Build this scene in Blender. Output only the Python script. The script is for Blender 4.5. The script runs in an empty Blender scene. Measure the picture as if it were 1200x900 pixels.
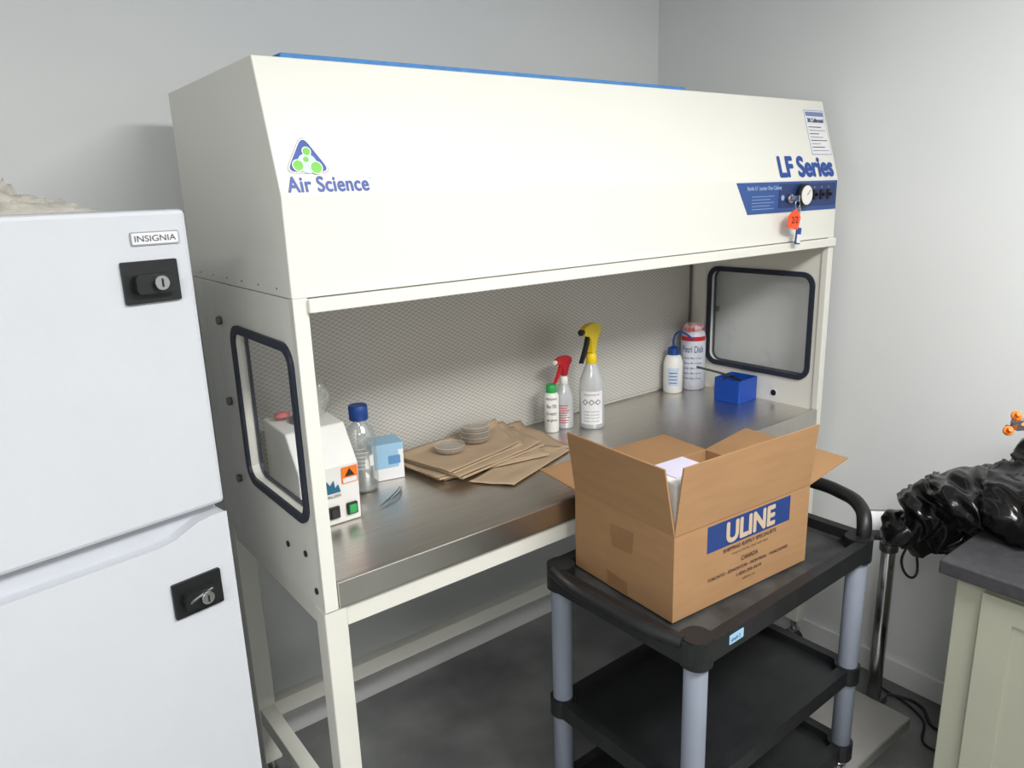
import bpy, math, random
from mathutils import Vector, Matrix, noise
random.seed(4)
scn=bpy.context.scene
COL=scn.collection
try:
    scn.view_settings.view_transform='Standard'
except Exception as e: print(e)

# ------------------------------------------------------------ materials
def lin(c):
    def f(v):
        v/=255.0
        return v/12.92 if v<=0.04045 else ((v+0.055)/1.055)**2.4
    return (f(c[0]),f(c[1]),f(c[2]),1)
MATS={}
def mat(name,c,rough=0.5,metal=0.0,var=0.04,scale=8,bump=0.0,bscale=60,trans=0.0,alpha=1.0,coat=0.0,stretch=(1,1,1),c2=None,spec=0.5,ior=1.45,bdist=0.002):
    if name in MATS: return MATS[name]
    m=bpy.data.materials.new(name); m.use_nodes=True
    nt=m.node_tree; N=nt.nodes; L=nt.links
    b=N['Principled BSDF']
    tc=N.new('ShaderNodeTexCoord'); mp=N.new('ShaderNodeMapping')
    mp.inputs['Scale'].default_value=stretch
    L.new(tc.outputs['Object'],mp.inputs['Vector'])
    n=N.new('ShaderNodeTexNoise'); n.inputs['Scale'].default_value=scale; n.inputs['Detail'].default_value=5
    L.new(mp.outputs['Vector'],n.inputs['Vector'])
    r=N.new('ShaderNodeValToRGB')
    a=lin(c)
    if c2: bb=lin(c2); aa=a
    else:
        aa=tuple(min(1,v*(1+var)) for v in a[:3])+(1,); bb=tuple(v*(1-var) for v in a[:3])+(1,)
    r.color_ramp.elements[0].position=0.35; r.color_ramp.elements[1].position=0.65
    r.color_ramp.elements[0].color=bb; r.color_ramp.elements[1].color=aa
    L.new(n.outputs['Fac'],r.inputs['Fac']); L.new(r.outputs['Color'],b.inputs['Base Color'])
    b.inputs['Roughness'].default_value=rough; b.inputs['Metallic'].default_value=metal
    b.inputs['Transmission Weight'].default_value=trans; b.inputs['Alpha'].default_value=alpha
    b.inputs['Coat Weight'].default_value=coat; b.inputs['Specular IOR Level'].default_value=spec
    b.inputs['IOR'].default_value=ior
    if bump>0:
        n2=N.new('ShaderNodeTexNoise'); n2.inputs['Scale'].default_value=bscale; n2.inputs['Detail'].default_value=3
        L.new(mp.outputs['Vector'],n2.inputs['Vector'])
        bp=N.new('ShaderNodeBump'); bp.inputs['Strength'].default_value=bump; bp.inputs['Distance'].default_value=bdist
        L.new(n2.outputs['Fac'],bp.inputs['Height']); L.new(bp.outputs['Normal'],b.inputs['Normal'])
    MATS[name]=m; return m
def thin(name,c,clear,gloss=0.12,rough=0.08,noisy=0.0):
    # thin clear plastic / glazing: transparent + a little diffuse haze + gloss
    m=bpy.data.materials.new(name); m.use_nodes=True
    nt=m.node_tree; N=nt.nodes; L=nt.links; N.clear()
    o=N.new('ShaderNodeOutputMaterial'); m1=N.new('ShaderNodeMixShader'); m2=N.new('ShaderNodeMixShader')
    t=N.new('ShaderNodeBsdfTransparent'); d=N.new('ShaderNodeBsdfDiffuse'); g=N.new('ShaderNodeBsdfGlossy')
    d.inputs['Color'].default_value=lin(c); t.inputs['Color'].default_value=(0.96,0.97,0.97,1); g.inputs['Roughness'].default_value=rough
    m1.inputs[0].default_value=1-clear; m2.inputs[0].default_value=gloss
    if noisy>0:
        n=N.new('ShaderNodeTexNoise'); n.inputs['Scale'].default_value=18; n.inputs['Detail'].default_value=4
        r=N.new('ShaderNodeMapRange'); r.inputs['From Min'].default_value=0.35; r.inputs['From Max'].default_value=0.65
        r.inputs['To Min'].default_value=1-clear-noisy; r.inputs['To Max'].default_value=1-clear+noisy
        tc=N.new('ShaderNodeTexCoord'); L.new(tc.outputs['Object'],n.inputs['Vector'])
        L.new(n.outputs['Fac'],r.inputs['Value']); L.new(r.outputs['Result'],m1.inputs[0])
    L.new(t.outputs[0],m1.inputs[1]); L.new(d.outputs[0],m1.inputs[2])
    L.new(m1.outputs[0],m2.inputs[1]); L.new(g.outputs[0],m2.inputs[2]); L.new(m2.outputs[0],o.inputs[0])
    return m
def emat(name,c,s):
    m=bpy.data.materials.new(name); m.use_nodes=True
    b=m.node_tree.nodes['Principled BSDF']; b.inputs['Emission Color'].default_value=c; b.inputs['Emission Strength'].default_value=s
    return m
WALL=mat('wall_paint',(223,225,225),0.75,var=0.012,scale=2,bump=0.12,bscale=220)
CEIL=mat('ceiling_paint',(232,233,233),0.9,var=0.01)
FLOOR=mat('concrete_floor',(134,136,135),0.42,scale=3.2,c2=(100,102,102),bump=0.1,bscale=40)
TRIM=mat('baseboard_paint',(230,230,230),0.5,var=0.01)
CREAM=mat('cabinet_powdercoat',(223,222,214),0.42,var=0.01,scale=3,bump=0.05,bscale=400)
CREAM2=mat('stand_powdercoat',(220,219,210),0.45,var=0.02,scale=4)
FRW=mat('fridge_white',(200,203,209),0.42,var=0.01,bump=0.25,bscale=500)
FRG=mat('fridge_grey',(150,153,160),0.5,var=0.02)
BLK=mat('black_plastic',(26,27,29),0.42,var=0.15,scale=20)
CARTB=mat('cart_black_plastic',(28,29,31),0.42,var=0.2,scale=14,bump=0.2,bscale=300)
CARTT=mat('cart_tray_scuffed',(40,41,42),0.4,scale=11,c2=(70,71,71),bump=0.1)
CARTG=mat('cart_grey_post',(128,135,148),0.45,var=0.03)
GASK=mat('rubber_gasket',(38,44,58),0.5,var=0.08)
STEEL=mat('stainless_steel',(212,208,202),0.31,1.0,var=0.05,scale=6,bump=0.10,bscale=40,stretch=(1,25,1))
PLAT=mat('platform_steel',(190,188,184),0.45,0.7,var=0.06,scale=9)
CHROME=mat('chrome',(190,190,190),0.2,1.0)
GREYM=mat('grey_metal',(120,120,120),0.4,0.8)
CARD=mat('cardboard',(160,123,86),0.85,var=0.05,scale=7,bump=0.08,bscale=120,stretch=(1,1,6))
KRAFT=mat('kraft_paper',(172,150,124),0.85,var=0.06,scale=10)
NAVY=mat('print_navy',(38,62,120),0.5,var=0.04)
BRN=mat('print_brown',(96,70,58),0.8)
WHITE=mat('white_plastic',(226,226,223),0.4,var=0.01)
PAPER=mat('label_paper',(224,224,226),0.6,var=0.02)
LBLUE=mat('logo_blue',(32,70,150),0.4)
LGREEN=mat('logo_green',(104,190,60),0.4)
PANEL=mat('panel_blue',(44,80,142),0.35,var=0.02)
PANELD=mat('panel_dark',(34,54,104),0.4)
PTXT=mat('panel_text',(150,172,212),0.5)
ORANGE=mat('orange_plastic',(236,120,30),0.4)
ORTAG=mat('orange_tag',(250,84,36),0.4)
YEL=mat('yellow_plastic',(228,200,30),0.35)
RED=mat('red_plastic',(190,34,46),0.35)
GREEN=mat('green_plastic',(40,160,80),0.4)
BLUEP=mat('blue_plastic',(20,72,170),0.35)
BCAP=mat('blue_cap',(24,64,136),0.4)
CLEARP=thin('bottle_plastic',(214,218,222),0.42,0.10,0.15)
DISHP=thin('dish_plastic',(230,216,204),0.86,0.10,0.06)
CLIQ=mat('bottle_liquid',(198,204,208),0.25)
GLASS=thin('bottle_glass',(206,214,214),0.82,0.16,0.03)
BAGC=thin('clear_bag',(228,222,210),0.55,0.13,0.22,0.2)
BAGD=thin('specimen_film',(226,226,224),0.78,0.12,0.2,0.12)
BAGK=mat('black_bag',(12,12,14),0.22,var=0.2,bump=0.5,bscale=16,bdist=0.006)
BEIGE=mat('cabinet_beige',(170,171,154),0.5,var=0.02)
CTOP=mat('countertop_dark',(66,66,70),0.35,scale=60,c2=(56,56,59))
BLUEF=mat('blue_filter_pad',(78,132,190),0.9,var=0.1,scale=40,bump=0.5)
PURP=mat('purple_print',(206,202,222),0.5)
CERT=mat('cert_blue',(120,130,176),0.5)
LBLUEB=mat('carton_light_blue',(150,190,216),0.6)
REDLINE=mat('pink_print',(190,80,95),0.6)
GREYTXT=mat('grey_print',(70,72,80),0.6)
WGL=thin('window_glazing',(200,200,200),0.90,0.08,0.03)

def mesh_filter_mat():
    m=bpy.data.materials.new('perforated_metal'); m.use_nodes=True
    nt=m.node_tree; N=nt.nodes; L=nt.links; b=N['Principled BSDF']
    tc=N.new('ShaderNodeTexCoord'); s=N.new('ShaderNodeSeparateXYZ'); L.new(tc.outputs['Object'],s.inputs[0])
    def M(op,a,bv=None):
        n=N.new('ShaderNodeMath'); n.operation=op
        for i,v in enumerate((a,bv)):
            if v is None: continue
            if isinstance(v,(int,float)): n.inputs[i].default_value=v
            else: L.new(v,n.inputs[i])
        return n.outputs[0]
    k1=2*math.pi/0.022; k2=2*math.pi/0.0125
    a=M('MULTIPLY',s.outputs['X'],k1); c=M('MULTIPLY',s.outputs['Z'],k2)
    p=M('ADD',M('COSINE',a),M('COSINE',c))
    q=M('ADD',M('COSINE',M('ADD',a,math.pi)),M('COSINE',M('ADD',c,math.pi)))
    w=M('MAXIMUM',p,q)
    r=N.new('ShaderNodeValToRGB'); r.color_ramp.elements[0].position=0.10; r.color_ramp.elements[1].position=0.5
    r.color_ramp.elements[0].color=lin((210,208,203)); r.color_ramp.elements[1].color=lin((180,178,173))
    h=M('MULTIPLY',w,0.5); L.new(h,r.inputs['Fac']); L.new(r.outputs['Color'],b.inputs['Base Color'])
    b.inputs['Roughness'].default_value=0.5; b.inputs['Metallic'].default_value=0.15
    return m
PERF=mesh_filter_mat()

# ------------------------------------------------------------ helpers
def grp(name,loc=(0,0,0),rz=0.0):
    e=bpy.data.objects.new(name,None); COL.objects.link(e); e.location=loc; e.rotation_euler=(0,0,rz); e.empty_display_size=0.05
    return e
def link(ob,parent):
    COL.objects.link(ob)
    if parent is not None: ob.parent=parent
    return ob
def mobj(name,verts,faces,m,parent=None,smooth=False):
    me=bpy.data.meshes.new(name); me.from_pydata([tuple(v) for v in verts],[],faces); me.update()
    if m: me.materials.append(m)
    if smooth:
        for p in me.polygons: p.use_smooth=True
    return link(bpy.data.objects.new(name,me),parent)
def bev(ob,w,seg=2):
    b=ob.modifiers.new('bevel','BEVEL'); b.width=w; b.segments=seg; b.limit_method='ANGLE'; b.angle_limit=math.radians(40)
    return ob
def box(name,x0,x1,y0,y1,z0,z1,m,parent=None,b=0.002):
    v=[(x,y,z) for x in (x0,x1) for y in (y0,y1) for z in (z0,z1)]
    f=[(0,1,3,2),(4,6,7,5),(0,4,5,1),(2,3,7,6),(0,2,6,4),(1,5,7,3)]
    ob=mobj(name,v,f,m,parent)
    if b>0: bev(ob,b)
    return ob
def lathe(name,prof,loc,m,parent=None,seg=32,M=None):
    v=[];f=[]
    for r,z in prof:
        for i in range(seg):
            a=2*math.pi*i/seg; v.append((r*math.cos(a),r*math.sin(a),z))
    n=len(prof)
    for j in range(n-1):
        for i in range(seg):
            k=(i+1)%seg; f.append((j*seg+i,j*seg+k,(j+1)*seg+k,(j+1)*seg+i))
    f.append(tuple(range(seg))[::-1]); f.append(tuple((n-1)*seg+i for i in range(seg)))
    ob=mobj(name,v,f,m,parent,True)
    T=Matrix.Translation(loc)
    if M is not None: T=T@M
    ob.data.transform(T)
    es=ob.modifiers.new('es','EDGE_SPLIT'); es.split_angle=math.radians(45)
    return ob
def cyl(name,p,r,h,m,parent=None,axis='Z',seg=28,r2=None):
    r2=r if r2 is None else r2; e=min(r,h)*0.08
    R={'Z':Matrix.Identity(4),'X':Matrix.Rotation(math.pi/2,4,'Y'),'Y':Matrix.Rotation(-math.pi/2,4,'X'),
       '-X':Matrix.Rotation(-math.pi/2,4,'Y'),'-Y':Matrix.Rotation(math.pi/2,4,'X')}[axis]
    return lathe(name,[(r-e,0),(r,e),(r2,h-e),(r2-e,h)],p,m,parent,seg,R)
def tomesh(tmp,name,m,parent,M,smooth=False):
    COL.objects.link(tmp); bpy.context.view_layer.update()
    dg=bpy.context.evaluated_depsgraph_get()
    me=bpy.data.meshes.new_from_object(tmp.evaluated_get(dg)); me.name=name
    bpy.data.objects.remove(tmp,do_unlink=True)
    me.transform(M); me.materials.clear(); me.materials.append(m)
    for p in me.polygons: p.use_smooth=smooth; p.material_index=0
    return link(bpy.data.objects.new(name,me),parent)
I4=Matrix.Identity(4)
def tube(name,pts,r,m,parent=None,cyc=False,smooth_curve=True,M=I4):
    cu=bpy.data.curves.new(name,'CURVE'); cu.dimensions='3D'; cu.bevel_depth=r; cu.bevel_resolution=5; cu.resolution_u=10; cu.use_fill_caps=True
    if smooth_curve:
        s=cu.splines.new('BEZIER'); s.bezier_points.add(len(pts)-1)
        for bp,p in zip(s.bezier_points,pts): bp.co=p; bp.handle_left_type='AUTO'; bp.handle_right_type='AUTO'
    else:
        s=cu.splines.new('POLY'); s.points.add(len(pts)-1)
        for bp,p in zip(s.points,pts): bp.co=(*p,1)
    s.use_cyclic_u=cyc
    return tomesh(bpy.data.objects.new('t',cu),name,m,parent,M,True)
def prism(name,outer,depth,M,m,parent=None,holes=(),b=0.0):
    cu=bpy.data.curves.new(name,'CURVE'); cu.dimensions='2D'; cu.fill_mode='BOTH'
    for pts in [outer]+list(holes):
        s=cu.splines.new('POLY'); s.points.add(len(pts)-1)
        for bp,p in zip(s.points,pts): bp.co=(p[0],p[1],0,1)
        s.use_cyclic_u=True
    cu.extrude=depth/2
    ob=tomesh(bpy.data.objects.new('t',cu),name,m,parent,M@Matrix.Translation((0,0,depth/2)))
    if b>0: bev(ob,b)
    return ob
def frame(o,u,v):
    u=Vector(u).normalized(); v=Vector(v).normalized(); n=u.cross(v).normalized(); v=n.cross(u)
    M=Matrix((( u.x,v.x,n.x,o[0]),(u.y,v.y,n.y,o[1]),(u.z,v.z,n.z,o[2]),(0,0,0,1)))
    return M
def rrect(x0,x1,y0,y1,r,n=6):
    P=[]
    for cx,cy,a0 in ((x1-r,y0+r,-90),(x1-r,y1-r,0),(x0+r,y1-r,90),(x0+r,y0+r,180)):
        for i in range(n+1):
            a=math.radians(a0+90*i/n); P.append((cx+r*math.cos(a),cy+r*math.sin(a)))
    return P
def text(name,s,M,m,parent=None,w=None,h=0.02,depth=0.0006,bold=0.0,cx=False,sp=1.0):
    cu=bpy.data.curves.new(name,'FONT'); cu.body=s; cu.size=1; cu.extrude=0.0; cu.space_character=sp
    ob=tomesh(bpy.data.objects.new('t',cu),name,m,parent,I4)
    me=ob.data
    xs=[v.co.x for v in me.vertices]; ys=[v.co.y for v in me.vertices]
    x0,x1,y0,y1=min(xs),max(xs),min(ys),max(ys)
    sy=h/(y1-y0); sx=sy if w is None else w/(x1-x0)
    for v in me.vertices: v.co=((v.co.x-x0)*sx-(0.5*(x1-x0)*sx if cx else 0),(v.co.y-y0)*sy,depth)
    if bold>0:   # thicken the strokes: merge slightly shifted copies of the glyph outlines
        V=[v.co.copy() for v in me.vertices]; Fs=[tuple(p.vertices) for p in me.polygons]
        nv=[];nf=[]; d=bold*h; k=0
        for dx,dy in ((-1,0),(1,0),(0,-1),(0,1),(.7,.7),(-.7,.7),(.7,-.7),(-.7,-.7),(0,0)):
            o=len(nv); nv+= [(p.x+dx*d,p.y+dy*d,p.z+0.00002*k) for p in V]; nf+=[tuple(i+o for i in f) for f in Fs]; k+=1
        me2=bpy.data.meshes.new(name); me2.from_pydata(nv,[],nf); me2.update(); me2.materials.append(m); ob.data=me2
    if M is not None: ob.data.transform(M)
    return ob
def curved_text(name,s,c,r,ang,z,w,h,m,parent):
    ob=text(name,s,None,m,parent,w=w,h=h,cx=True)
    for v in ob.data.vertices:
        a=ang+v.co.x/r; v.co=(c[0]+r*math.cos(a),c[1]+r*math.sin(a),z+v.co.y)
    return ob
def arc(name,c,r,z0,z1,a0,a1,m,parent,n=20):
    v=[];f=[]
    for i in range(n+1):
        a=a0+(a1-a0)*i/n
        for z in (z0,z1): v.append((c[0]+r*math.cos(a),c[1]+r*math.sin(a),z))
    for i in range(n): f.append((2*i,2*i+2,2*i+3,2*i+1))
    return mobj(name,v,f,m,parent,True)
def blob(name,c,s,m,parent,amp=0.3,freq=1.6,sub=5,seed=0,flat=None,octs=2):
    import bmesh
    me=bpy.data.meshes.new(name)
    bm=bmesh.new(); bmesh.ops.create_icosphere(bm,subdivisions=sub,radius=1)
    for v in bm.verts:
        p=v.co.copy(); q=p*freq+Vector((seed,seed*1.7,3))
        w=Vector((noise.noise(q*0.8),noise.noise(q*0.8+Vector((9,2,1))),noise.noise(q*0.8+Vector((3,7,5)))))*0.7
        d=0;f=1;a=1
        for o in range(octs):
            d+=a*(0.5-abs(noise.noise((q+w)*f))*1.6); f*=2.0; a*=0.35
        k=1+amp*(d-0.3)
        v.co=Vector((c[0]+p.x*k*s[0],c[1]+p.y*k*s[1],c[2]+p.z*k*s[2]))
        if flat is not None and v.co.z<flat: v.co.z=flat+0.001
    bm.to_mesh(me); bm.free(); me.materials.append(m)
    for p in me.polygons: p.use_smooth=True
    return link(bpy.data.objects.new(name,me),parent)

# ------------------------------------------------------------ room
YB=2.155; XR=2.43
box('floor',-2.6,XR+0.1,-3.1,YB+0.1,-0.1,0,FLOOR,None,0)
box('ceiling',-2.6,XR+0.1,-3.1,YB+0.1,2.75,2.85,CEIL,None,0)
box('wall_back',-2.6,XR+0.1,YB,YB+0.1,0,2.75,WALL,None,0)
box('wall_right',XR,XR+0.1,-3.1,YB,0,2.75,WALL,None,0)
box('wall_left',-2.7,-2.6,-3.1,YB+0.1,0,2.75,WALL,None,0)
box('wall_front',-2.6,XR+0.1,-3.2,-3.1,0,2.75,WALL,None,0)
box('baseboard_right',XR-0.014,XR,0.66,YB,0,0.085,TRIM,None,0.003)
box('baseboard_back',-2.6,XR-0.014,YB-0.014,YB,0,0.085,TRIM,None,0.003)

# ------------------------------------------------------------ laminar flow cabinet
X0,X1,YF,YK=0.512,2.374,1.33,1.97
Z_B,Z_F,Z_T=1.54,1.727,1.97; YT=1.403
G=grp('laminar_flow_cabinet')
prof=[(YF,Z_B),(YF,Z_F),(YT,Z_T),(YK,Z_T),(YK,Z_B)]
v=[(X0,y,z) for y,z in prof]+[(X1,y,z) for y,z in prof]; n=5
f=[tuple(range(n)),tuple(range(2*n-1,n-1,-1))]+[(i,i+n,(i+1)%n+n,(i+1)%n) for i in range(n)]
h=mobj('hood',v,f,CREAM,G); bev(h,0.0025)
box('front_ledge',X0+0.028,X1-0.004,YF-0.012,YF+0.03,1.512,1.538,CREAM,G,0.002)
def sidepanel(nm,xin,wy0,wy1,wz0,wz1):
    M=frame((xin,0,0),(0,-1,0),(0,0,1))
    out=[(-1.82,0.89),(-YF,0.89),(-YF,Z_B-0.001),(-1.82,Z_B-0.001)]
    hole=rrect(-wy1,-wy0,wz0,wz1,0.035)
    prism(nm,out,0.024,M,CREAM,G,[hole])
    for side,off in (('outer',0),('inner',1)):
        xx=xin+0.004 if off else xin-0.024
        Mg=frame((xx,0,0),(0,-1,0),(0,0,1))
        prism(nm+'_gasket_'+side,rrect(-wy1-0.012,-wy0+0.012,wz0-0.012,wz1+0.012,0.047),0.007,Mg,GASK,G,[rrect(-wy1+0.006,-wy0-0.006,wz0+0.006,wz1-0.006,0.03)],0.002)
    P=rrect(-wy1,-wy0,wz0,wz1,0.035)
    mobj(nm+'_pane',[(xin-0.012,-p[0],p[1]) for p in P],[tuple(range(len(P)))],WGL,G)
sidepanel('side_panel_left',X0+0.024,1.365,1.70,1.085,1.44)
sidepanel('side_panel_right',X1,1.38,1.80,1.055,1.41)
box('post_left',X0,X0+0.03,YF-0.002,YF+0.02,0.89,Z_B,CREAM,G)
box('post_right',X1-0.03,X1,YF-0.002,YF+0.02,0.89,Z_B,CREAM,G)
box('plenum',X0,X1,1.905,YK,0.89,Z_B-0.001,CREAM,G)
box('plenum_side_left',X0,X0+0.024,1.823,1.905,0.89,Z_B-0.001,CREAM,G)
box('plenum_side_right',X1-0.024,X1,1.823,1.905,0.89,Z_B-0.001,CREAM,G)
box('filter_face',X0+0.026,X1-0.026,1.895,1.904,0.955,Z_B-0.002,PERF,G,0)
box('filter_frame_right',X1-0.034,X1-0.028,1.885,1.895,0.95,Z_B-0.002,GREYM,G)
box('worktop',X0+0.025,X1-0.025,YF+0.01,1.903,0.925,0.945,STEEL,G,0.001)
box('worktop_front_lip',X0+0.031,X1-0.031,YF-0.006,YF+0.012,0.893,0.953,STEEL,G,0.003)
for nm,xa,ya in (('leg_1',X0,YF+0.004),('leg_2',X1-0.05,YF+0.004),('leg_3',X0,YK-0.054),('leg_4',X1-0.05,YK-0.054)):
    box(nm,xa,xa+0.05,ya,ya+0.05,0.12,0.888,CREAM2,G,0.003)
    cyl(nm+'_stem',(xa+0.025,ya+0.025,0.07),0.012,0.05,CHROME,G)
    cyl(nm+'_wheel',(xa+0.012,ya+0.025,0.036),0.036,0.026,BLK,G,axis='X')
    box(nm+'_fork',xa+0.006,xa+0.044,ya+0.01,ya+0.04,0.058,0.076,CHROME,G)
for z0,z1,t in ((0.838,0.888,'top'),(0.255,0.305,'low')):
    if t=='top': box('rail_front_top',X0+0.05,X1-0.05,YF+0.01,YF+0.05,z0,z1,CREAM2,G)
    box('rail_back_'+t,X0+0.05,X1-0.05,YK-0.05,YK-0.01,z0,z1,CREAM2,G)
    box('rail_left_'+t,X0+0.005,X0+0.045,YF+0.054,YK-0.054,z0,z1,CREAM2,G)
    box('rail_right_'+t,X1-0.045,X1-0.005,YF+0.054,YK-0.054,z0,z1,CREAM2,G)
for i,(yy,zz) in enumerate(((1.785,1.45),(1.785,1.254),(1.79,1.055))):
    cyl('side_knob_%d'%i,(X0,yy,zz),0.010,0.010,GREYM,G,axis='-X')
    cyl('side_knob_r%d'%i,(X1,yy,zz),0.010,0.010,GREYM,G,axis='X')
for yy,zz in ((1.40,1.0),(1.50,0.985),(1.36,0.93)):
    cyl('port',(X0-0.0005,yy,zz),0.007,0.003,BLK,G,axis='-X')
cyl('port',(X1-0.024,1.504,0.977),0.011,0.002,BLK,G,axis='-X')
cyl('port_rim',(X1-0.0235,1.504,0.977),0.015,0.0015,CREAM,G,axis='-X')
for yy in (1.40,1.5,1.6,1.7,1.8,1.9):
    cyl('rivet',(X0,yy,1.555),0.002,0.001,GREYM,G,axis='-X',seg=10)
for zz in (1.6,1.7,1.8,1.9):
    cyl('rivet',(X0,1.95,zz),0.002,0.001,CREAM2,G,axis='-X',seg=10)
sl=Vector((0,YT-YF,Z_T-Z_F)).normalized()
def S(x,d,off=0.0008):
    p=Vector((x,YF,Z_F))+sl*d; nn=Vector((1,0,0)).cross(sl); p+=nn*off
    return frame(p,(1,0,0),sl)
text('logo_text','Air Science',S(0.528,0.004,0.0006),LBLUE,G,w=0.160,h=0.028,bold=0.036,sp=1.06)
text('logo_mark','TM',S(0.690,0.026,0.0006),LBLUE,G,h=0.003)
def roundpoly(P,r,n=5):
    out=[];k=len(P)
    for i in range(k):
        a,b,c=Vector(P[i-1]),Vector(P[i]),Vector(P[(i+1)%k])
        p=b+(a-b).normalized()*r; q=b+(c-b).normalized()*r
        for j in range(n+1):
            t=j/n; out.append(tuple((p*(1-t)**2+b*2*t*(1-t)+q*t*t)))
    return out
LX=0.574
prism('logo_triangle_edge',roundpoly([(-0.047,0),(0.047,0),(0,0.076)],0.022),0.0008,S(LX,0.038,0.0),GREYM,G)
prism('logo_triangle_rim',roundpoly([(-0.0450,0.001),(0.0450,0.001),(0,0.0745)],0.021),0.0004,S(LX,0.038,0.0009),WHITE,G)
prism('logo_triangle',roundpoly([(-0.0415,0.003),(0.0415,0.003),(0,0.070)],0.018),0.0005,S(LX,0.038,0.0014),LBLUE,G)
def disc(nm,dx,dy,r,off,m): prism(nm,[(dx+r*math.cos(a/12*math.pi),dy+r*math.sin(a/12*math.pi)) for a in range(24)],0.0004,S(LX,0.038,off),m,G)
disc('logo_arc',0,0.018,0.0185,0.002,mat('logo_pale',(190,208,232),0.4))
for dx,dy,r in ((0.002,0.040,0.0070),(-0.019,0.014,0.0095),(0.015,0.010,0.0105),(-0.002,0.025,0.0055)):
    disc('logo_dot_rim',dx,dy,r+0.002,0.003,WHITE)
for dx,dy,r in ((0.002,0.040,0.0070),(-0.019,0.014,0.0095),(0.015,0.010,0.0105),(-0.002,0.025,0.0055)):
    disc('logo_dot',dx,dy,r,0.0036,LGREEN)
text('series_text','LF Series',S(2.055,0.010),LBLUE,G,w=0.295,h=0.060,bold=0.06)
prism('certification_border',rrect(-0.002,0.112,-0.002,0.142,0.003),0.0003,S(2.252,0.080,0.0),CERT,G)
prism('certification_label',rrect(0,0.110,0,0.140,0.003),0.0006,S(2.252,0.080,0.0),PAPER,G)
prism('certification_head',rrect(0.004,0.106,0.122,0.136,0.002),0.0005,S(2.252,0.080,0.0008),CERT,G)
text('certification_id','38 Calibrated',S(2.260,0.182,0.0014),NAVY,G,w=0.09,h=0.013,bold=0.04)
for i in range(8):
    prism('certification_line',rrect(0.008,0.100-0.02*(i%3),0.010+i*0.0108,0.0125+i*0.0108,0.0005),0.0004,S(2.252,0.080,0.0008),GREYTXT if i%2 else FRG,G)
FF=lambda x,z,off=0.0: frame((x,YF-off,z),(1,0,0),(0,0,1))
prism('control_panel',[(1.835,1.722),(1.893,1.632),(2.368,1.632),(2.368,1.722)],0.0015,FF(0,0),PANEL,G)
text('panel_title','PurAir LF  Laminar Flow Cabinet',FF(1.885,1.700,0.002),PTXT,G,w=0.17,h=0.011,bold=0.05)
for i in range(5):
    prism('panel_line',rrect(1.91,2.02-0.02*(i%2),1.645+i*0.009,1.6465+i*0.009,0.0005),0.0004,FF(0,0,0.0017),PTXT,G)
prism('panel_inset',rrect(2.045,2.36,1.645,1.715,0.006),0.001,FF(0,0,0.0016),PANELD,G)
cyl('gauge_bezel',(2.165,YF-0.002,1.68),0.034,0.018,BLK,G,axis='-Y')
cyl('gauge_face',(2.165,YF-0.0195,1.68),0.029,0.002,WHITE,G,axis='-Y')
tube('gauge_needle',[(2.165,YF-0.0225,1.68),(2.18,YF-0.0225,1.695)],0.001,RED,G,smooth_curve=False)
for x in (2.235,2.275,2.315):
    box('switch_base',x-0.008,x+0.008,YF-0.008,YF-0.002,1.665,1.695,BLK,G)
    box('switch_toggle',x-0.004,x+0.004,YF-0.018,YF-0.008,1.675,1.685,BLK,G)
    text('switch_label','on',FF(x-0.006,1.700,0.0028),PTXT,G,h=0.005)
cyl('key_lock',(2.095,YF-0.002,1.672),0.013,0.012,CHROME,G,axis='-Y')
cyl('warning_dot',(2.062,YF-0.002,1.675),0.008,0.002,PTXT,G,axis='-Y')
K=grp('key_ring')
box('key_in_lock',2.093,2.097,YF-0.04,YF-0.0145,1.663,1.681,CHROME,K,0.001)
tube('ring',[(2.095,YF-0.034,1.667),(2.107,YF-0.034,1.655),(2.095,YF-0.034,1.641),(2.083,YF-0.034,1.655)],0.0012,CHROME,K,cyc=True)
prism('orange_tag',roundpoly([(-0.034,-0.022),(0.022,-0.034),(0.036,0.005),(0.010,0.032),(-0.028,0.012)],0.01),0.003,frame((2.075,YF-0.035,1.612),(1,0,0),(0,0,1)),ORTAG,K)
text('tag_mark','2/2',frame((2.060,YF-0.039,1.600),(1,0,0),(0,0,1)),BLK,K,h=0.02)
prism('blue_fob',rrect(-0.012,0.012,0,0.05,0.004),0.004,frame((2.108,YF-0.03,1.535),(1,0,-0.1),(0.1,0,1)),BCAP,K)
prism('white_fob',rrect(-0.009,0.009,0.004,0.03,0.003),0.005,frame((2.108,YF-0.031,1.535),(1,0,-0.1),(0.1,0,1)),WHITE,K)
prism('key_blade',rrect(-0.004,0.004,0,0.045,0.002),0.002,frame((2.104,YF-0.033,1.60),(1,0,-0.1),(0.1,0,1)),CHROME,K)
tube('fob_link',[(2.106,YF-0.033,1.645),(2.109,YF-0.033,1.61),(2.108,YF-0.033,1.58)],0.001,CHROME,K)
BF=grp('blue_filter_pad')
box('pad',0.575,1.72,1.425,1.9,Z_T,Z_T+0.012,BLUEF,BF,0.003)

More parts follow.
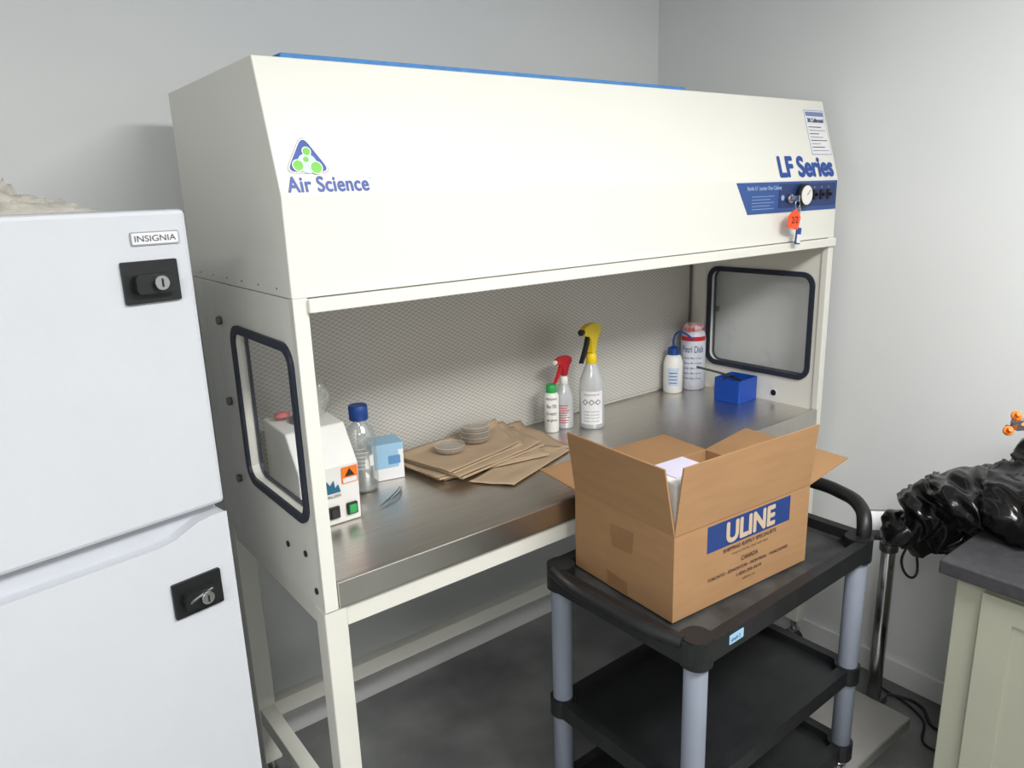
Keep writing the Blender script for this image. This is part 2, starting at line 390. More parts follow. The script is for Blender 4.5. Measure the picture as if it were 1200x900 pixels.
# ------------------------------------------------------------ refrigerator
F=grp('refrigerator',(0.36,1.38,0),math.radians(10))
W=0.76
box('body',-W+0.004,-0.004,0.055,0.66,0.03,1.70,FRW,F,0.006)
box('gasket_upper',-W+0.02,-0.012,0.045,0.056,0.08,1.69,FRG,F,0)
box('freezer_door',-W,0,0.0,0.048,1.168,1.709,FRW,F,0.008)
dp=[(-W,0.07),(0,0.07),(0,1.150),(-0.03,1.150),(-0.055,1.146),(-0.075,1.138),(-0.10,1.127),(-0.13,1.122),(-W,1.122)]
prism('fridge_door',dp,0.048,frame((0,0.048,0),(1,0,0),(0,0,1)),FRW,F,b=0.006)
box('grip_recess',-W+0.01,-0.01,0.03,0.06,1.10,1.18,mat('fridge_recess',(190,193,200),0.5),F,0)
box('kick_plate',-W+0.02,-0.02,0.02,0.06,0.0,0.065,BLK,F,0.002)
for xx in (-0.08,-0.68):
    cyl('foot',(xx,0.55,0.0),0.02,0.032,BLK,F)
prism('badge',rrect(-0.040,0.040,-0.011,0.011,0.003),0.003,frame((-0.058,0,1.664),(1,0,0),(0,0,1)),FRG,F,b=0.001)
prism('badge_field',rrect(-0.038,0.038,-0.009,0.009,0.002),0.001,frame((-0.058,-0.0026,1.664),(1,0,0),(0,0,1)),PAPER,F)
text('badge_text','INSIGNIA',frame((-0.058,-0.0038,1.659),(1,0,0),(0,0,1)),GREYTXT,F,w=0.068,h=0.010,cx=True)
for s,z in ((-0.075,1.593),(-0.077,1.01)):
    prism('lock_plate',rrect(-0.046,0.046,-0.035,0.035,0.003),0.006,frame((s,0,z),(1,0,0),(0,0,1)),BLK,F,b=0.001)
    prism('lock_body',rrect(-0.032,0.036,-0.018,0.014,0.008),0.018,frame((s,-0.006,z),(1,0,0),(0,0,1)),BLK,F,b=0.003)
    cyl('lock_cylinder',(s+0.006,-0.024,z-0.001),0.012,0.010,CHROME,F,axis='-Y')
    box('lock_slot',s+0.005,s+0.007,-0.036,-0.033,z-0.008,z+0.006,BLK,F,0)
    if z<1.2:
        tube('lock_arm',[(s-0.026,-0.020,z-0.006),(s-0.01,-0.026,z+0.004),(s+0.02,-0.022,z+0.010)],0.003,GREYM,F)
# crumpled clear bag on top of the fridge : folded film sheets
PB=grp('plastic_bag',(0.36,1.38,0),math.radians(10))
def film(nm,cx_,cy_,sx,sy,hh,seed,m,parent,z0):
    n=60; v=[];f=[]
    for i in range(n+1):
        for j in range(n+1):
            s=i/n*2-1;t=j/n*2-1
            edge=max(0,1-(abs(s)**2.4))*max(0,1-(abs(t)**2.4))
            q=Vector((s*2.0+seed,t*2.0,seed*0.7))
            w=Vector((noise.noise(q),noise.noise(q+Vector((5,1,2))),0))*0.9
            d=(1-abs(noise.noise((q+w)*1.1))*2.2)*0.7+(1-abs(noise.noise((q+w)*2.7))*2.2)*0.4
            ox=0.10*noise.noise(Vector((t*2,seed,1))); oy=0.12*noise.noise(Vector((s*2,seed,4)))
            v.append((cx_+sx*(s+ox*abs(s)),cy_+sy*(t+oy*abs(t)),z0+max(0.0,hh*edge*(0.25+d*0.75))))
    for i in range(n):
        for j in range(n):
            a=i*(n+1)+j; f.append((a,a+n+1,a+n+2,a+1))
    return mobj(nm,v,f,m,parent,True)
film('bag_film',-0.36,0.18,0.20,0.14,0.105,3,BAGC,PB,1.7105)
film('bag_film_inner',-0.40,0.17,0.16,0.11,0.085,8,BAGC,PB,1.7103)
film('bag_edge',-0.235,0.11,0.12,0.08,0.030,13,BAGC,PB,1.7107)

# ------------------------------------------------------------ items on worktop
ZW=0.946
CA=lambda x,y: math.atan2(-y,-x)
def reagent(name,x,y):
    g=grp(name,(x,y,ZW)); a=CA(x,y)
    lathe('glass',[(0.036,0),(0.04,0.005),(0.04,0.15),(0.034,0.172),(0.018,0.19),(0.017,0.206)],(0,0,0),GLASS,g)
    lathe('contents',[(0.034,0.004),(0.037,0.008),(0.037,0.016),(0.035,0.017)],(0,0,0),mat('powder',(150,150,148),0.6),g)
    lathe('cap',[(0.024,0.198),(0.0255,0.2),(0.0255,0.235),(0.023,0.238)],(0,0,0),BCAP,g)
    for i in range(6): arc('print_line',(0,0),0.0406,0.07+i*0.011,0.0715+i*0.011,a-0.35,a+0.4-0.2*(i%2),PAPER,g)
    arc('print_square',(0,0),0.0406,0.075,0.105,a+0.5,a+0.8,PAPER,g)
reagent('reagent_bottle',0.828,1.765)
D=grp('bead_sterilizer')
pr=[(1.60,ZW),(1.595,1.095),(1.655,1.183),(1.80,1.19),(1.80,ZW)]
v=[(0.585,y,z) for y,z in pr]+[(0.736,y,z) for y,z in pr]
f=[tuple(range(5)),tuple(range(9,4,-1))]+[(i,i+5,(i+1)%5+5,(i+1)%5) for i in range(5)]
bev(mobj('housing',v,f,WHITE,D),0.004)
cyl('well_collar',(0.66,1.72,1.187),0.035,0.010,GREYM,D)
cyl('well',(0.66,1.72,1.197),0.024,0.002,BLK,D)
DF=lambda x,z: frame((x,1.5955,z),(1,0,0),(0,-0.033,1))
prism('warning_label',rrect(0,0.042,0,0.042,0.002),0.001,DF(0.690,1.047),ORANGE,D)
prism('warning_triangle',[(0.008,0.018),(0.034,0.018),(0.021,0.038)],0.0006,DF(0.690,1.047) @ Matrix.Translation((0,0,0.0012)),BLK,D)
prism('warning_text_field',rrect(0.003,0.039,0.002,0.014,0.001),0.0006,DF(0.690,1.047) @ Matrix.Translation((0,0,0.0012)),PAPER,D)
prism('maker_logo',[(0,0),(0.05,0),(0.045,0.02),(0.036,0.012),(0.034,0.032),(0.024,0.02),(0.016,0.034),(0.012,0.016),(0.002,0.024)],0.001,DF(0.635,1.030),mat('teal_print',(30,100,130),0.5),D)
text('maker_text','STERILIZER',DF(0.636,1.018),GREYTXT,D,w=0.05,h=0.007)
for x0_,m_ in ((0.650,BLK),(0.697,GREEN)):
    box('rocker_bezel',x0_,x0_+0.028,1.591,1.600,0.965,0.995,BLK,D)
    box('rocker',x0_+0.004,x0_+0.024,1.587,1.593,0.969,0.991,m_,D)
PB2=grp('specimen_bag')
lf=lathe('film',[(0.012,1.2),(0.022,1.203),(0.032,1.225),(0.037,1.255),(0.030,1.28),(0.016,1.292),(0.002,1.286)],(0.685,1.705,0),BAGD,PB2,seg=40)
for vv in lf.data.vertices:
    dx,dy=vv.co.x-0.685,vv.co.y-1.705; a_=math.atan2(dy,dx); k=1+0.14*math.sin(5*a_+vv.co.z*60)+0.08*math.sin(11*a_-vv.co.z*90)
    vv.co.x=0.685+dx*k; vv.co.y=1.705+dy*k
RB=grp('rubber_bulb')
blob('bulb',(0.62,1.755,1.201),(0.022,0.016,0.009),mat('pink_rubber',(205,110,110),0.6),RB,amp=0.3,seed=3,sub=3)
C=grp('glove_carton',(0.915,1.81,ZW),math.radians(-12))
box('carton',-0.042,0.048,-0.035,0.045,0,0.105,PAPER,C,0.001)
box('lid_band',-0.0425,0.0485,-0.0355,0.0455,0.085,0.1055,LBLUEB,C,0.001)
prism('print',rrect(-0.04,0.03,0.035,0.085,0.003),0.0006,frame((0.003,-0.035,0),(1,0,0),(0,0,1)),LBLUEB,C)
prism('print_box',rrect(0.0,0.035,0.045,0.07,0.003),0.0006,frame((0.003,-0.0358,0),(1,0,0),(0,0,1)),mat('carton_blue',(90,140,190),0.5),C)
T=grp('tweezers')
tube('arm_1',[(0.80,1.62,ZW+0.004),(0.86,1.66,ZW+0.007),(0.90,1.70,ZW+0.004)],0.002,CHROME,T)
tube('arm_2',[(0.80,1.62,ZW+0.004),(0.865,1.65,ZW+0.008),(0.903,1.695,ZW+0.004)],0.002,CHROME,T)
KP=grp('kraft_paper_stack')
def sheet(cs,z,amp,seed,nm,lift=None):
    n=20;v=[];f=[]
    c=[Vector(p) for p in cs]
    for i in range(n+1):
        for j in range(n+1):
            s,t=i/n,j/n
            p=(c[0]*(1-s)+c[1]*s)*(1-t)+(c[3]*(1-s)+c[2]*s)*t
            q=z+amp*(0.5+0.5*noise.noise(Vector((s*3,t*3,seed))))
            q+=0.016*max(0,(0.14-s))/0.14*(0.4+0.6*t)*(1 if seed%2 else 0.3)
            q+=0.010*max(0,(t-0.8))/0.2*(0.5+0.5*math.sin(seed*2+s*5))
            v.append((p.x,p.y,q))
    for i in range(n):
        for j in range(n):
            a=i*(n+1)+j; f.append((a,a+n+1,a+n+2,a+1))
    ob=mobj(nm,v,f,KRAFT,KP,True); so=ob.modifiers.new('s','SOLIDIFY'); so.thickness=0.0012; so.offset=1
    return ob
def folded(cs,z,seed,nm):
    sheet(cs,z,0.004,seed,nm+'_leaf')
    sheet([(p[0]-0.006,p[1]+0.004) for p in cs],z+0.006,0.005,seed+2,nm+'_leaf_top')
    a,b=cs[1],cs[2]
    tube(nm+'_fold',[(a[0],a[1],z+0.005),((a[0]+b[0])/2,(a[1]+b[1])/2,z+0.006),(b[0],b[1],z+0.005)],0.0035,KRAFT,KP)
folded([(0.99,1.87),(1.02,1.66),(1.46,1.62),(1.47,1.885)],ZW,1,'bag_1')
folded([(0.975,1.85),(1.00,1.655),(1.35,1.60),(1.42,1.86)],ZW+0.008,4,'bag_2')
folded([(0.985,1.86),(1.04,1.60),(1.38,1.66),(1.40,1.88)],ZW+0.016,3,'bag_3')
folded([(0.985,1.85),(1.03,1.63),(1.32,1.69),(1.37,1.88)],ZW+0.024,5,'bag_4')
sheet([(1.06,1.60),(1.14,1.50),(1.45,1.61),(1.36,1.70)],ZW+0.002,0.004,6,'loose_sheet')
AGAR=thin('agar',(200,176,146),0.60,0.05,0.1)
RIMM=thin('dish_rim',(236,228,218),0.45,0.25,0.1)
def petri(name,x,y,z,n,r=0.045):
    g=grp(name,(x,y,z))
    for i in range(n):
        zz=i*0.0165
        lathe('dish_%d'%i,[(r-0.002,zz),(r-0.001,zz+0.001),(r-0.001,zz+0.0115)],(0,0,0),DISHP,g,seg=40)
        lathe('lid_%d'%i,[(r,zz+0.006),(r+0.001,zz+0.0155),(r-0.001,zz+0.016)],(0,0,0),DISHP,g,seg=40)
        lathe('agar_%d'%i,[(r-0.0025,zz+0.002),(r-0.0025,zz+0.005)],(0,0,0),AGAR,g,seg=40)
        tube('rim_%d'%i,[(r*math.cos(a*math.pi/8),r*math.sin(a*math.pi/8),zz+0.0157) for a in range(16)],0.0009,RIMM,g,cyc=True)
petri('petri_dish',1.225,1.80,ZW+0.040,3)
petri('petri_dish',1.115,1.775,ZW+0.040,1)
def marker_text(g,a,r,rows,z0,dz,w,h,m):
    for i,t in enumerate(rows): curved_text('writing_%d'%i,t,(0,0),r,a,z0-i*dz,w*min(1,len(t)/9),h,m,g)
g=grp('sample_bottle',(1.531,1.795,ZW)); a=CA(1.53,1.795)
lathe('body',[(0.022,0),(0.024,0.003),(0.024,0.125),(0.018,0.133)],(0,0,0),WHITE,g)
lathe('cap',[(0.017,0.130),(0.018,0.132),(0.0175,0.157),(0.0155,0.159)],(0,0,0),GREEN,g)
marker_text(g,a,0.0245,['Methylene','Blue 70%','in water','use gloves'],0.108,0.024,0.038,0.012,BLK)
def spray(name,x,y,R,H,hc,neckc,rot,label):
    g=grp(name,(x,y,ZW)); a=CA(x,y); s=R/0.042
    b=H*0.62
    lathe('body',[(R*0.9,0),(R,0.006),(R,b*0.62),(R*0.94,b*0.74),(R*0.62,b*0.9),(R*0.42,b),(R*0.38,b+0.01)],(0,0,0),CLEARP,g)
    lathe('liquid',[(R*0.86,0.004),(R*0.93,0.008),(R*0.93,b*0.35),(R*0.92,b*0.36)],(0,0,0),CLIQ,g)
    lathe('collar',[(R*0.40,b-0.002),(R*0.44,b),(R*0.42,b+0.028*s),(R*0.3,b+0.034*s)],(0,0,0),neckc,g)
    z=b+0.034*s; k=(H-z)
    hp=[(-0.030,0.45),(-0.012,0.0),(0.012,0.0),(0.016,0.42),(0.030,0.60),(0.062,0.66),(0.064,0.92),(0.03,1.0),(-0.02,0.98),(-0.052,0.80),(-0.050,0.62)]
    hp=[(p[0]*s,p[1]*k) for p in hp]
    d=(math.cos(rot),math.sin(rot),0); w=0.020*s
    n=Vector(d).cross(Vector((0,0,1)))
    M=frame(tuple(-n*w/2+Vector((0,0,z))),d,(0,0,1))
    prism('spray_head',roundpoly(hp,0.006*s,3),w,M,hc,g,b=0.004*s)
    tg=[(0.022,0.60),(0.032,0.62),(0.046,0.30),(0.062,0.06),(0.080,-0.20),(0.070,-0.22),(0.044,0.06),(0.026,0.34)]
    tg=[(p[0]*s,p[1]*k) for p in tg]; w2=0.012*s
    prism('trigger',tg,w2,frame(tuple(-n*w2/2+Vector((0,0,z))),d,(0,0,1)),BLK if hc is YEL else hc,g,b=0.002*s)
    e=Vector(d)
    lathe('nozzle',[(0.009*s,0),(0.010*s,0.003*s),(0.010*s,0.014*s),(0.006*s,0.016*s)],tuple(e*0.062*s+Vector((0,0,z+k*0.79))),BLK if hc is YEL else WHITE,g,seg=20,M=Matrix.Rotation(rot,4,'Z')@Matrix.Rotation(math.pi/2,4,'Y'))
    tube('dip_tube',[(0,0,b),(0.004,0.002,b*0.5),(0.012,0.0,0.012)],0.002,WHITE,g)
    if label:
        arc('label',(0,0),R*1.01,b*0.08,b*0.60,a-0.95,a+0.95,PAPER,g)
        for i in range(4):
            curved_text('label_line_%d'%i,'danger isopropyl',(0,0),R*1.02,a,b*(0.12+0.05*i),R*1.3,0.005,GREYTXT,g)
        curved_text('label_title','Isopropyl Alcohol 70%',(0,0),R*1.02,a,b*0.53,R*1.3,0.006,BLK,g)
        for da in (-0.5,0.0,0.5):
            cc=(R*1.025*math.cos(a+da),R*1.025*math.sin(a+da),b*0.43)
            Mx=frame(cc,(-math.sin(a+da),math.cos(a+da),0),(0,0,1)); q=0.010
            prism('hazard',[(0,-q),(q,0),(0,q),(-q,0)],0.0005,Mx,GREYTXT,g); q=0.007
            prism('hazard_in',[(0,-q),(q,0),(0,q),(-q,0)],0.0006,Mx@Matrix.Translation((0,0,0.0003)),PAPER,g)
    else:
        for i in range(8):
            arc('print_line_%d'%i,(0,0),R*1.012,b*(0.14+0.055*i),b*(0.16+0.055*i),a-0.75,a+0.3+0.4*((i*7)%3)/3,REDLINE,g,10)
spray('spray_bottle',1.592,1.80,0.031,0.245,RED,WHITE,math.radians(195),False)
spray('spray_bottle',1.662,1.742,0.042,0.352,YEL,YEL,math.radians(200),True)
g=grp('wash_bottle',(2.195,1.845,ZW)); a=CA(2.195,1.84)
lathe('body',[(0.034,0),(0.037,0.004),(0.037,0.115),(0.030,0.140),(0.018,0.150)],(0,0,0),WHITE,g)
lathe('cap',[(0.021,0.146),(0.022,0.148),(0.022,0.172),(0.012,0.178)],(0,0,0),BCAP,g)
tube('spout',[(0,0,0.176),(0.0,0,0.205),(0.010,-0.010,0.232),(0.026,-0.04,0.226),(0.036,-0.065,0.205)],0.004,BCAP,g)
arc('print',(0,0),0.0375,0.03,0.10,a-0.6,a+0.6,mat('pale_blue_print',(190,205,225),0.5),g)
for i in range(4): arc('print_line',(0,0),0.038,0.04+i*0.013,0.043+i*0.013,a-0.4,a+0.4,NAVY,g)
g=grp('petri_dish_bag',(2.293,1.83,ZW)); a=CA(2.29,1.8)
lathe('sleeve',[(0.042,0),(0.0475,0.006),(0.0480,0.10),(0.0478,0.20),(0.044,0.222),(0.036,0.232)],(0,0,0),mat('sleeve_plastic',(204,208,218),0.3,var=0.06,scale=30,bump=0.6,bscale=40,bdist=0.004),g)
blob('gathered_top',(0,0,0.238),(0.044,0.038,0.022),mat('sleeve_red',(205,70,64),0.4,scale=50,c2=(225,215,215)),g,amp=0.5,freq=2.5,seed=4,sub=4)
arc('band_red',(0,0),0.0487,0.195,0.212,a-1.2,a+1.2,RED,g)
curved_text('sleeve_text','Petri Dish',(0,0),0.0490,a,0.15,0.085,0.026,NAVY,g)
for i in range(5): curved_text('sleeve_small','sterile 100 x 15 mm',(0,0),0.0490,a,0.125-i*0.02,0.07,0.007,NAVY,g)
g=grp('blue_rack',(2.275,1.615,ZW),math.radians(4))
prism('tub',rrect(-0.06,0.06,-0.055,0.055,0.008),0.085,I4,BLUEP,g,[rrect(-0.055,0.055,-0.050,0.050,0.006)],0.001)
box('tub_floor',-0.056,0.056,-0.051,0.051,0.001,0.006,BLUEP,g)
box('tub_insert',-0.054,0.054,-0.049,0.049,0.006,0.070,BCAP,g)
tube('loop_handle',[(0.0,-0.02,0.075),(-0.05,0.01,0.10),(-0.12,0.09,0.13)],0.004,BLK,g)
tube('loop_handle_2',[(0.01,0.0,0.075),(-0.04,-0.005,0.098),(-0.08,0.0,0.096)],0.004,BLK,g)

# ------------------------------------------------------------ utility cart
Q=grp('utility_cart',(1.465,1.085,0),math.radians(1))
HX,HY=0.385,0.245
def shelf(nm,z,inset=0.0,deep=0.045,sm=CARTB):
    o=rrect(-HX+inset,HX-inset,-HY+inset,HY-inset,0.05)
    i_=rrect(-HX+inset+0.028,HX-inset-0.028,-HY+inset+0.028,HY-inset-0.028,0.035)
    prism(nm+'_rim',o,deep,Matrix.Translation((0,0,z-deep)),CARTB,Q,[i_],0.007)
    prism(nm+'_deck',rrect(-HX+inset+0.02,HX-inset-0.02,-HY+inset+0.02,HY-inset-0.02,0.04),0.014,Matrix.Translation((0,0,z-deep+0.008)),sm,Q)
shelf('top',0.805,sm=CARTT,deep=0.05); shelf('middle',0.42,0.018,0.045); shelf('bottom',0.17,0.018,0.045)
i=0
for sx in (-1,1):
    for sy in (-1,1):
        i+=1; cx,cy=sx*(HX-0.044),sy*(HY-0.034)
        cyl('post_%d'%i,(cx,cy,0.12),0.026,0.65,CARTG,Q,seg=32)
        prism('corner_cap_%d'%i,rrect(cx-0.034,cx+0.034,cy-0.034,cy+0.034,0.03),0.066,Matrix.Translation((0,0,0.742)),CARTB,Q,b=0.006)
        prism('sleeve_%d'%i,rrect(cx-0.032,cx+0.032,cy-0.032,cy+0.032,0.028),0.05,Matrix.Translation((0,0,0.372)),CARTB,Q,b=0.004)
        prism('foot_socket_%d'%i,rrect(cx-0.032,cx+0.032,cy-0.032,cy+0.032,0.028),0.05,Matrix.Translation((0,0,0.122)),CARTB,Q,b=0.004)
        cyl('caster_stem_%d'%i,(cx,cy,0.09),0.012,0.04,CHROME,Q)
        box('caster_fork_%d'%i,cx-0.02,cx+0.02,cy-0.014,cy+0.014,0.075,0.093,CHROME,Q)
        cyl('caster_wheel_%d'%i,(cx,cy-0.013,0.045),0.045,0.026,BLK,Q,axis='Y')
tube('push_handle',[(0.355,-0.215,0.79),(0.362,-0.212,0.835),(0.395,-0.185,0.862),(0.45,-0.09,0.868),(0.462,0,0.868),(0.45,0.09,0.868),(0.395,0.185,0.862),(0.362,0.212,0.835),(0.355,0.215,0.79)],0.019,CARTB,Q)
tube('end_grip',[(-0.375,-0.20,0.800),(-0.398,-0.12,0.806),(-0.400,0,0.808),(-0.398,0.12,0.806),(-0.375,0.20,0.800)],0.014,CARTB,Q)
prism('shelf_tag',rrect(0,0.05,0,0.022,0.002),0.001,frame((-0.275,-HY-0.0002,0.772),(1,0,0),(0,0,1)),LBLUEB,Q)
text('shelf_tag_text','shelf 2',frame((-0.270,-HY-0.0016,0.778),(1,0,0),(0,0,1)),NAVY,Q,h=0.009)

# ------------------------------------------------------------ cardboard box
B=grp('cardboard_box',(1.153,0.955,0.783),math.radians(-3.5))
BW,BD,BH,th,FL=0.478,0.338,0.208,0.005,0.162
box('panel_front',0,BW,0,th,0,BH,CARD,B,0.001)
box('panel_back',0,BW,BD-th,BD,0,BH,CARD,B,0.001)
box('panel_left',0,th,th,BD-th,0,BH,CARD,B,0.001)
box('panel_right',BW-th,BW,th,BD-th,0,BH,CARD,B,0.001)
box('panel_bottom',th,BW-th,th,BD-th,0,th,CARD,B,0)
def flap(nm,o,u,length,ang,outv,taper=0.006,L=FL):
    a=math.radians(ang); v=Vector(outv)*math.sin(a)+Vector((0,0,1))*math.cos(a)
    M=frame(o,u,v)
    prism(nm,[(0.001,0),(length-0.001,0),(length-taper,L),(taper,L)],0.004,M,CARD,B,b=0.001)
flap('flap_front',(0,0.004,BH),(1,0,0),BW,6,(0,-1,0))
flap('flap_left',(0.004,BD,BH),(0,-1,0),BD,10,(-1,0,0))
flap('flap_back',(BW,BD-0.004,BH),(-1,0,0),BW,88,(0,1,0))
flap('flap_right',(BW-0.004,0,BH),(0,1,0),BD,80,(1,0,0),L=0.172)
FB=lambda x,z,o=0.0005: frame((x,-o,z),(1,0,0),(0,0,1))
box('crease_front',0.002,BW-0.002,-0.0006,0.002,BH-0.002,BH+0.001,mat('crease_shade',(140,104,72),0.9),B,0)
prism('print_block',rrect(0.105,0.40,0.135,0.200,0.001),0.0004,FB(0,0,0.0002),NAVY,B)
text('print_name','ULINE',FB(0.170,0.143,0.0008),mat('print_tan',(190,170,148),0.8),B,w=0.17,h=0.048,bold=0.06)
text('print_sub','SHIPPING SUPPLY SPECIALISTS',FB(0.255,0.120,0.0004),BRN,B,w=0.19,h=0.009,cx=True,bold=0.05)
text('print_sub2','Total of 44 lbs. Ship with tape',FB(0.255,0.105,0.0004),BRN,B,w=0.13,h=0.007,cx=True)
text('print_sub3','CANADA',FB(0.255,0.082,0.0004),BRN,B,w=0.06,h=0.011,cx=True,bold=0.05)
text('print_sub4','TORONTO - EDMONTON - MONTREAL - VANCOUVER',FB(0.255,0.062,0.0004),BRN,B,w=0.29,h=0.008,cx=True,bold=0.05)
text('print_sub5','1-800-295-5510',FB(0.255,0.045,0.0004),BRN,B,w=0.09,h=0.008,cx=True,bold=0.05)
text('print_sub6','uline.ca',FB(0.255,0.030,0.0004),BRN,B,w=0.045,h=0.007,cx=True)
BL=frame((-0.0002,0,0),(0,-1,0),(0,0,1))
TP=mat('tape',(148,110,76),0.3)
prism('tape_patch',[(-0.20,0.11),(-0.13,0.115),(-0.125,0.17),(-0.205,0.165)],0.0006,BL,TP,B)
prism('tape_patch',[(-0.215,0.0),(-0.145,0.0),(-0.145,0.035),(-0.215,0.04)],0.0006,BL,TP,B)
FBX=grp('foam_carton',(1.157,0.955,0.789),math.radians(-3.5))
box('foam',0.008,0.140,0.010,0.12,0.0,0.318,WHITE,FBX,0.004)
box('lid_print',0.03,0.138,0.03,0.115,0.318,0.321,PURP,FBX,0.001)
box('foam_lower',0.18,0.44,0.03,0.30,0.0,0.15,WHITE,FBX,0.004)

# ------------------------------------------------------------ counter on right
N_=grp('base_cabinet')
CX=1.73; CY=0.65; CZ=0.86
box('countertop',CX,XR-0.001,-1.4,CY,CZ-0.035,CZ,CTOP,N_,0.004)
box('carcass',CX+0.035,XR-0.001,-1.38,CY-0.03,0.10,CZ-0.036,BEIGE,N_,0.002)
box('toe_kick',CX+0.09,XR-0.001,-1.38,CY-0.03,0.0,0.10,BLK,N_,0)
for k in range(4):
    y1=CY-0.09-k*0.46; y0=y1-0.43
    M=frame((CX+0.035,0,0),(0,-1,0),(0,0,1))
    prism('door_%d'%k,[(-y1,0.14),(-y0,0.14),(-y0,0.805),(-y1,0.805)],0.014,M,BEIGE,N_,[[(-y1+0.065,0.195),(-y0-0.065,0.195),(-y0-0.065,0.75),(-y1+0.065,0.75)]],0.003)
    prism('door_panel_%d'%k,[(-y1+0.06,0.19),(-y0-0.06,0.19),(-y0-0.06,0.755),(-y1+0.06,0.755)],0.009,M,BEIGE,N_)
    cyl('door_knob_%d'%k,(CX+0.021,y0+0.03,0.70),0.012,0.02,CHROME,N_,axis='-X')
# black garbage bag: one continuous draped, creased skin
def garbage_bag():
    import bmesh
    bm=bmesh.new()
    for c,s in (((2.10,0.57,0.925),(0.20,0.12,0.08)),((2.20,0.56,0.99),(0.12,0.10,0.07)),((2.05,0.69,0.905),(0.13,0.11,0.06)),
                ((2.04,0.79,0.840),(0.10,0.07,0.080)),((2.00,0.83,0.785),(0.06,0.05,0.05)),((2.10,0.75,0.79),(0.09,0.05,0.07))):
        M=Matrix.Translation(c)@Matrix.Diagonal((s[0],s[1],s[2],1))
        bmesh.ops.create_icosphere(bm,subdivisions=4,radius=1,matrix=M)
    me=bpy.data.meshes.new('t'); bm.to_mesh(me); bm.free()
    o=bpy.data.objects.new('t',me)
    r=o.modifiers.new('r','REMESH'); r.mode='VOXEL'; r.voxel_size=0.006
    s=o.modifiers.new('s','SMOOTH'); s.iterations=10; s.factor=0.6
    K2=grp('garbage_bag')
    ob=tomesh(o,'bag_skin',BAGK,K2,I4,True)
    me=ob.data
    cs=[(v.co.copy(),v.normal.copy()) for v in me.vertices]
    for v,(p,n) in zip(me.vertices,cs):
        q=Vector((p.x*6,p.y*6,p.z*9))
        w=Vector((noise.noise(q*0.7),noise.noise(q*0.7+Vector((4,4,4))),noise.noise(q*0.7+Vector((8,1,3)))))
        u=Vector((p.x*5+p.y*4,p.y*13-p.x*9,p.z*12))+w*1.6
        d=(0.45-abs(noise.noise(u)))*0.052+(0.4-abs(noise.noise(u*2.2+Vector((7,7,7)))))*0.022
        c=p+n*d
        if c.y<CY+0.012 and c.z<CZ+0.003: c.z=CZ+0.003
        v.co=c
    me.update()
garbage_bag()
H=grp('clamp_stand')
box('base',2.20,2.38,0.20,0.34,CZ,CZ+0.015,GREYM,H,0.003)
cyl('rod',(2.29,0.30,CZ+0.01),0.006,0.50,CHROME,H)
tube('arm',[(2.29,0.305,1.17),(2.10,0.48,1.165),(1.95,0.60,1.155)],0.006,CHROME,H)
prism('boss_head',rrect(-0.02,0.02,-0.012,0.012,0.004),0.02,frame((1.95,0.60,1.155),(0.8,-0.5,0),(0,0,1)),CHROME,H,b=0.002)
for p in ((1.925,0.612,1.138),(1.945,0.606,1.172),(1.970,0.580,1.158),(1.955,0.598,1.148)):
    lathe('knob',[(0.005,0),(0.011,0.002),(0.012,0.008),(0.011,0.012),(0.006,0.014),(0.005,0.028)],p,ORANGE,H,seg=10,M=Matrix.Rotation(math.radians(-60),4,'Y')@Matrix.Rotation(0.5,4,'X'))
tube('jaw',[(1.965,0.59,1.150),(1.94,0.605,1.145),(1.925,0.615,1.148)],0.005,GREYM,H)
SC=grp('floor_scale')
box('platform',1.80,2.17,0.84,1.22,0.045,0.085,PLAT,SC,0.006)
box('frame',1.83,2.14,0.87,1.19,0.02,0.045,BLK,SC,0.003)
for x in (1.85,2.12):
    for y in (0.89,1.17): cyl('foot',(x,y,0),0.018,0.022,BLK,SC)
box('bracket',2.14,2.27,0.96,1.02,0.02,0.05,GREYM,SC)
cyl('column',(2.235,0.99,0.05),0.022,0.58,CHROME,SC)
cyl('column_collar',(2.235,0.99,0.58),0.028,0.03,GREYM,SC)
IM=Matrix.Translation((2.20,0.985,0.68))@Matrix.Rotation(math.radians(-45),4,'Z')@Matrix.Rotation(math.radians(-35),4,'X')
ind=box('indicator',-0.075,0.075,-0.022,0.022,-0.045,0.045,GREYM,SC,0.006); ind.data.transform(IM)
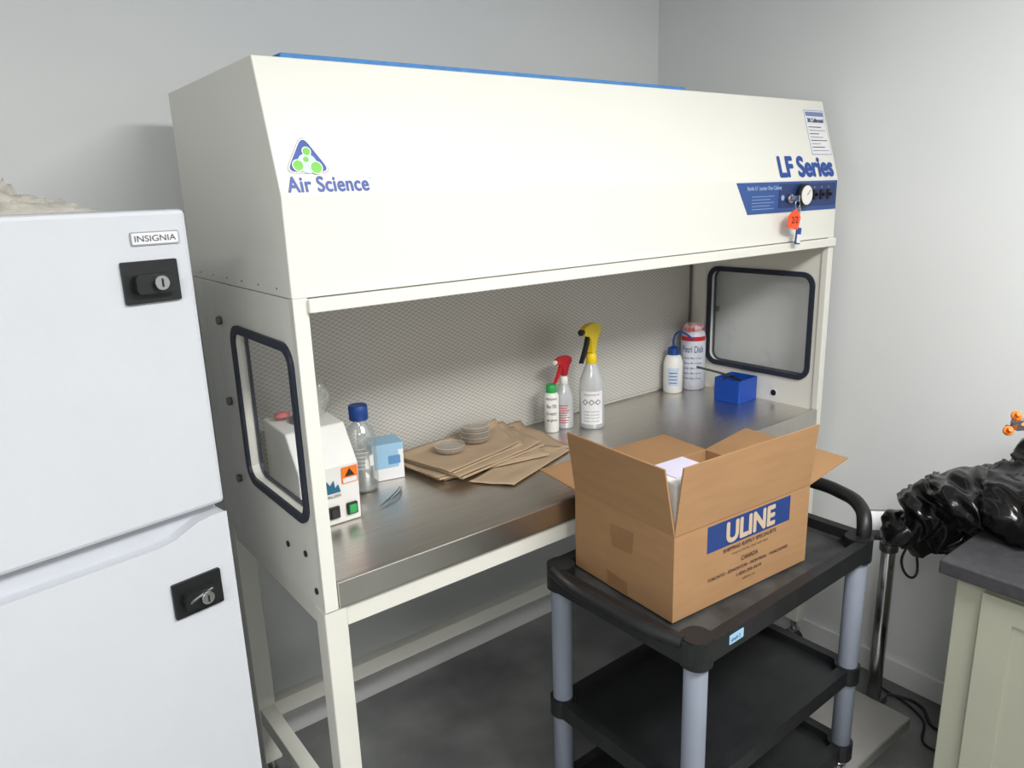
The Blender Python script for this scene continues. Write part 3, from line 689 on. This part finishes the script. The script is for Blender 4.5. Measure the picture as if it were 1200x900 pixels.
sc2=box('indicator_face',-0.065,0.065,-0.025,-0.020,-0.02,0.036,PAPER,SC,0.001); sc2.data.transform(IM)
CBL=grp('power_cord')
tube('cord',[(2.25,0.94,0.62),(2.18,0.92,0.57),(2.22,0.90,0.53),(2.29,0.93,0.60)],0.004,BLK,CBL)
tube('cord_floor',[(2.33,1.0,0.006),(2.36,0.90,0.006),(2.28,0.80,0.006),(2.34,0.70,0.006)],0.005,BLK,CBL)
tube('cord_floor_2',[(2.36,1.05,0.006),(2.30,0.86,0.006),(2.18,0.78,0.006),(2.30,0.68,0.006)],0.004,BLK,CBL)

# ------------------------------------------------------------ lights
LM=emat('lamp_diffuser',(1,0.99,0.97,1),4)
def lamp(x,y,sx,sy,p):
    g=grp('ceiling_light',(x,y,0))
    box('housing',-sx/2-0.03,sx/2+0.03,-sy/2-0.03,sy/2+0.03,2.70,2.749,WHITE,g,0.003)
    box('diffuser',-sx/2,sx/2,-sy/2,sy/2,2.692,2.70,LM,g,0)
    l=bpy.data.lights.new('tube','AREA'); l.shape='RECTANGLE'; l.size=sx; l.size_y=sy; l.energy=p; l.color=(1,0.99,0.965)
    o=bpy.data.objects.new('tube',l); COL.objects.link(o); o.location=(0,0,2.685); o.parent=g
lamp(1.2,-0.5,1.2,0.6,78)
lamp(-1.0,-0.7,1.2,0.6,54)
w=bpy.data.worlds.new('World'); scn.world=w; w.use_nodes=True
w.node_tree.nodes['Background'].inputs[0].default_value=(0.8,0.85,1,1); w.node_tree.nodes['Background'].inputs[1].default_value=0.1

# ------------------------------------------------------------ camera
X=Vector((.789,.178,-.587)).normalized(); Y=Vector((-.613,.179,-.770))
Z=X.cross(Y).normalized(); Y=Z.cross(X)
R=Matrix((X,Y,Z)).to_4x4()
cam=bpy.data.cameras.new('camera'); co=bpy.data.objects.new('camera',cam); COL.objects.link(co)
cam.sensor_width=36; cam.lens=872/1200*36; cam.clip_start=0.05
co.matrix_world=Matrix.Translation((0,0,1.72))@R
scn.camera=co
